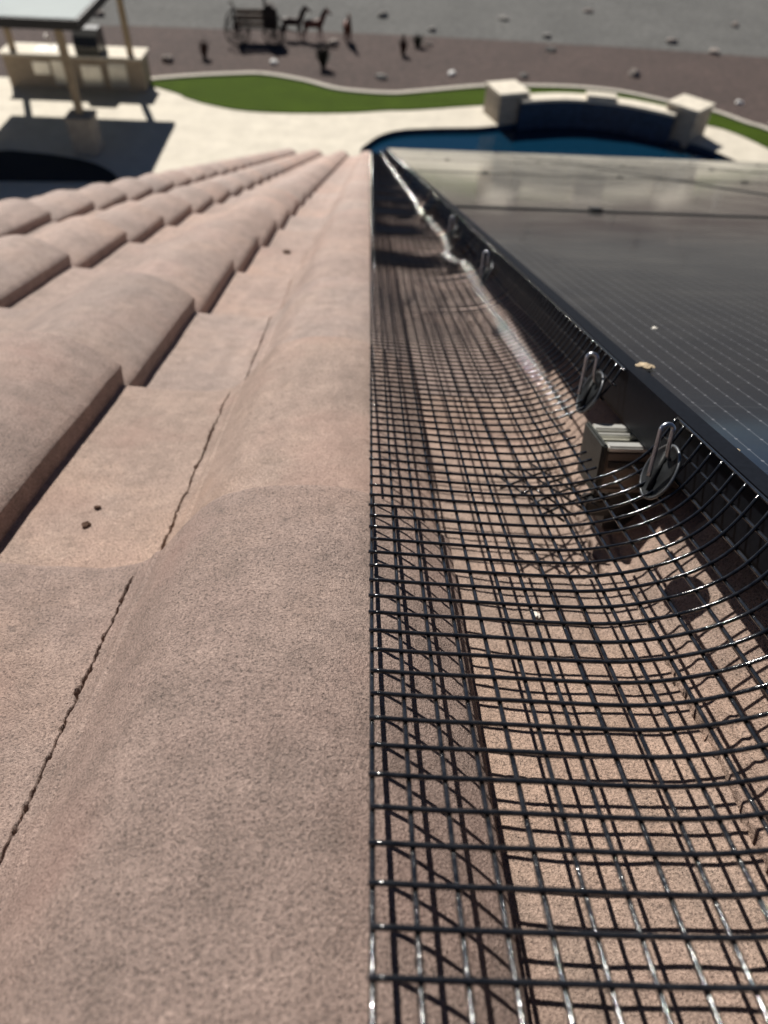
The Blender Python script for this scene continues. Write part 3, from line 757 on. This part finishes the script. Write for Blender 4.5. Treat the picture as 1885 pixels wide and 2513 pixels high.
# ------------------------------------------------------------------ small litter
def crumb(name, u, s, n, r, mat, label, cat, seed, flat=.6):
    bm = bmesh.new(); bmesh.ops.create_icosphere(bm, subdivisions=3, radius=1); rn = random.Random(seed)
    ax = (rn.uniform(.9, 1.4), rn.uniform(.7, 1.0), flat)
    for v in bm.verts:
        p = v.co; k = 1+.7*float(vnoise(p.x*2.1+seed, p.y*2.1+p.z*1.7, seed))+.35*float(vnoise(p.x*5+seed, p.y*5+p.z*4, seed+1))
        v.co = Vector((p.x*ax[0], p.y*ax[1], p.z*ax[2]))*k*r
    me = bpy.data.meshes.new(name); bm.to_mesh(me); bm.free(); me.materials.append(mat)
    o = link(name, me); o.matrix_world = RM(u, s, n+r*flat*.6) @ Matrix.Rotation(rn.uniform(0, 6), 4, 'Z')
    return tag(o, label, cat)
crumb('dirt_clump', -.190, .432, .0058, .0030, DIRT, 'larger dark clump of dirt in the tile pan at the left', 'dirt', 1)
crumb('dirt_clump', -.190, .455, .0078, .0019, DIRT, 'smaller dark dirt crumb just above the larger clump', 'dirt', 2)
crumb('pebble', .0965, .315, .0215, .0023, GRIT, 'tiny white pebble on the tile under the mesh', 'pebble', 3)
crumb('dirt_clump', -.172, 1.60, .021, .009, DIRT, 'dark lump in the pan up the left valley', 'dirt', 4, .4)
crumb('dirt_clump', -.128, 1.97, .012, .009, DIRT, 'dark lump farther along the joint line', 'dirt', 5, .4)
crumb('dried_droppings', .190, .468, PN-.0008, .0042, DIRTL, 'tan dried droppings on the solar panel edge', 'droppings', 6, .4)
crumb('dried_droppings', .186, .325, PN-.0008, .0022, DIRTL, 'small pale smear on the near panel frame', 'droppings', 7, .2)
crumb('dried_droppings', .240, .59, PN-.0026, .0022, GRIT, 'pale speck on the glass of the near panel', 'droppings', 8, .4)
for i, (u, s) in enumerate([(-.91, 2.35), (-.89, 2.60), (-.87, 2.52), (-.885, 1.92)]):
    crumb('lichen_spot', u, s, .058, .008, DIRT, ['dark lichen spot on the outermost tile roll, farther one', 'dark lichen spot on the outermost tile roll, farthest', 'dark lichen spot low on the outermost tile roll', 'dark lichen spot on the outermost tile roll, nearest'][i], 'lichen', 11+i, .35)

# crumbs of mortar and grit gathered along the joint under the mesh
rn = random.Random(44); mb = MB()
for i in range(150):
    s_ = rn.uniform(.10, .62); u_ = -.236+W+.107+rn.gauss(.002, .004); r_ = rn.uniform(.0004, .0015)*(1.5 if rn.random() < .12 else 1)
    tl = ((s_-SB) % L)/L
    n_ = .024*tl+.0005; b = Vector((u_, s_, n_+r_*.4))
    vs = [b+Vector((rn.gauss(0, 1), rn.gauss(0, 1), rn.gauss(0, .8))).normalized()*r_*rn.uniform(.7, 1.2) for _ in range(6)]
    bm = bmesh.new(); bv = [bm.verts.new(v) for v in vs]; bmesh.ops.convex_hull(bm, input=bv); bm.verts.index_update()
    keep = [v for v in bm.verts if v.link_faces]; ix = {v: k for k, v in enumerate(keep)}
    mb.add([tuple(v.co) for v in keep], [tuple(ix[v] for v in f.verts) for f in bm.faces]); bm.free()
o = mb.build('joint_grit', DIRTM); o.matrix_world = RM(); tag(o, 'brown mortar crumbs gathered along the tile joint under the mesh', 'grit', kind='stuff')
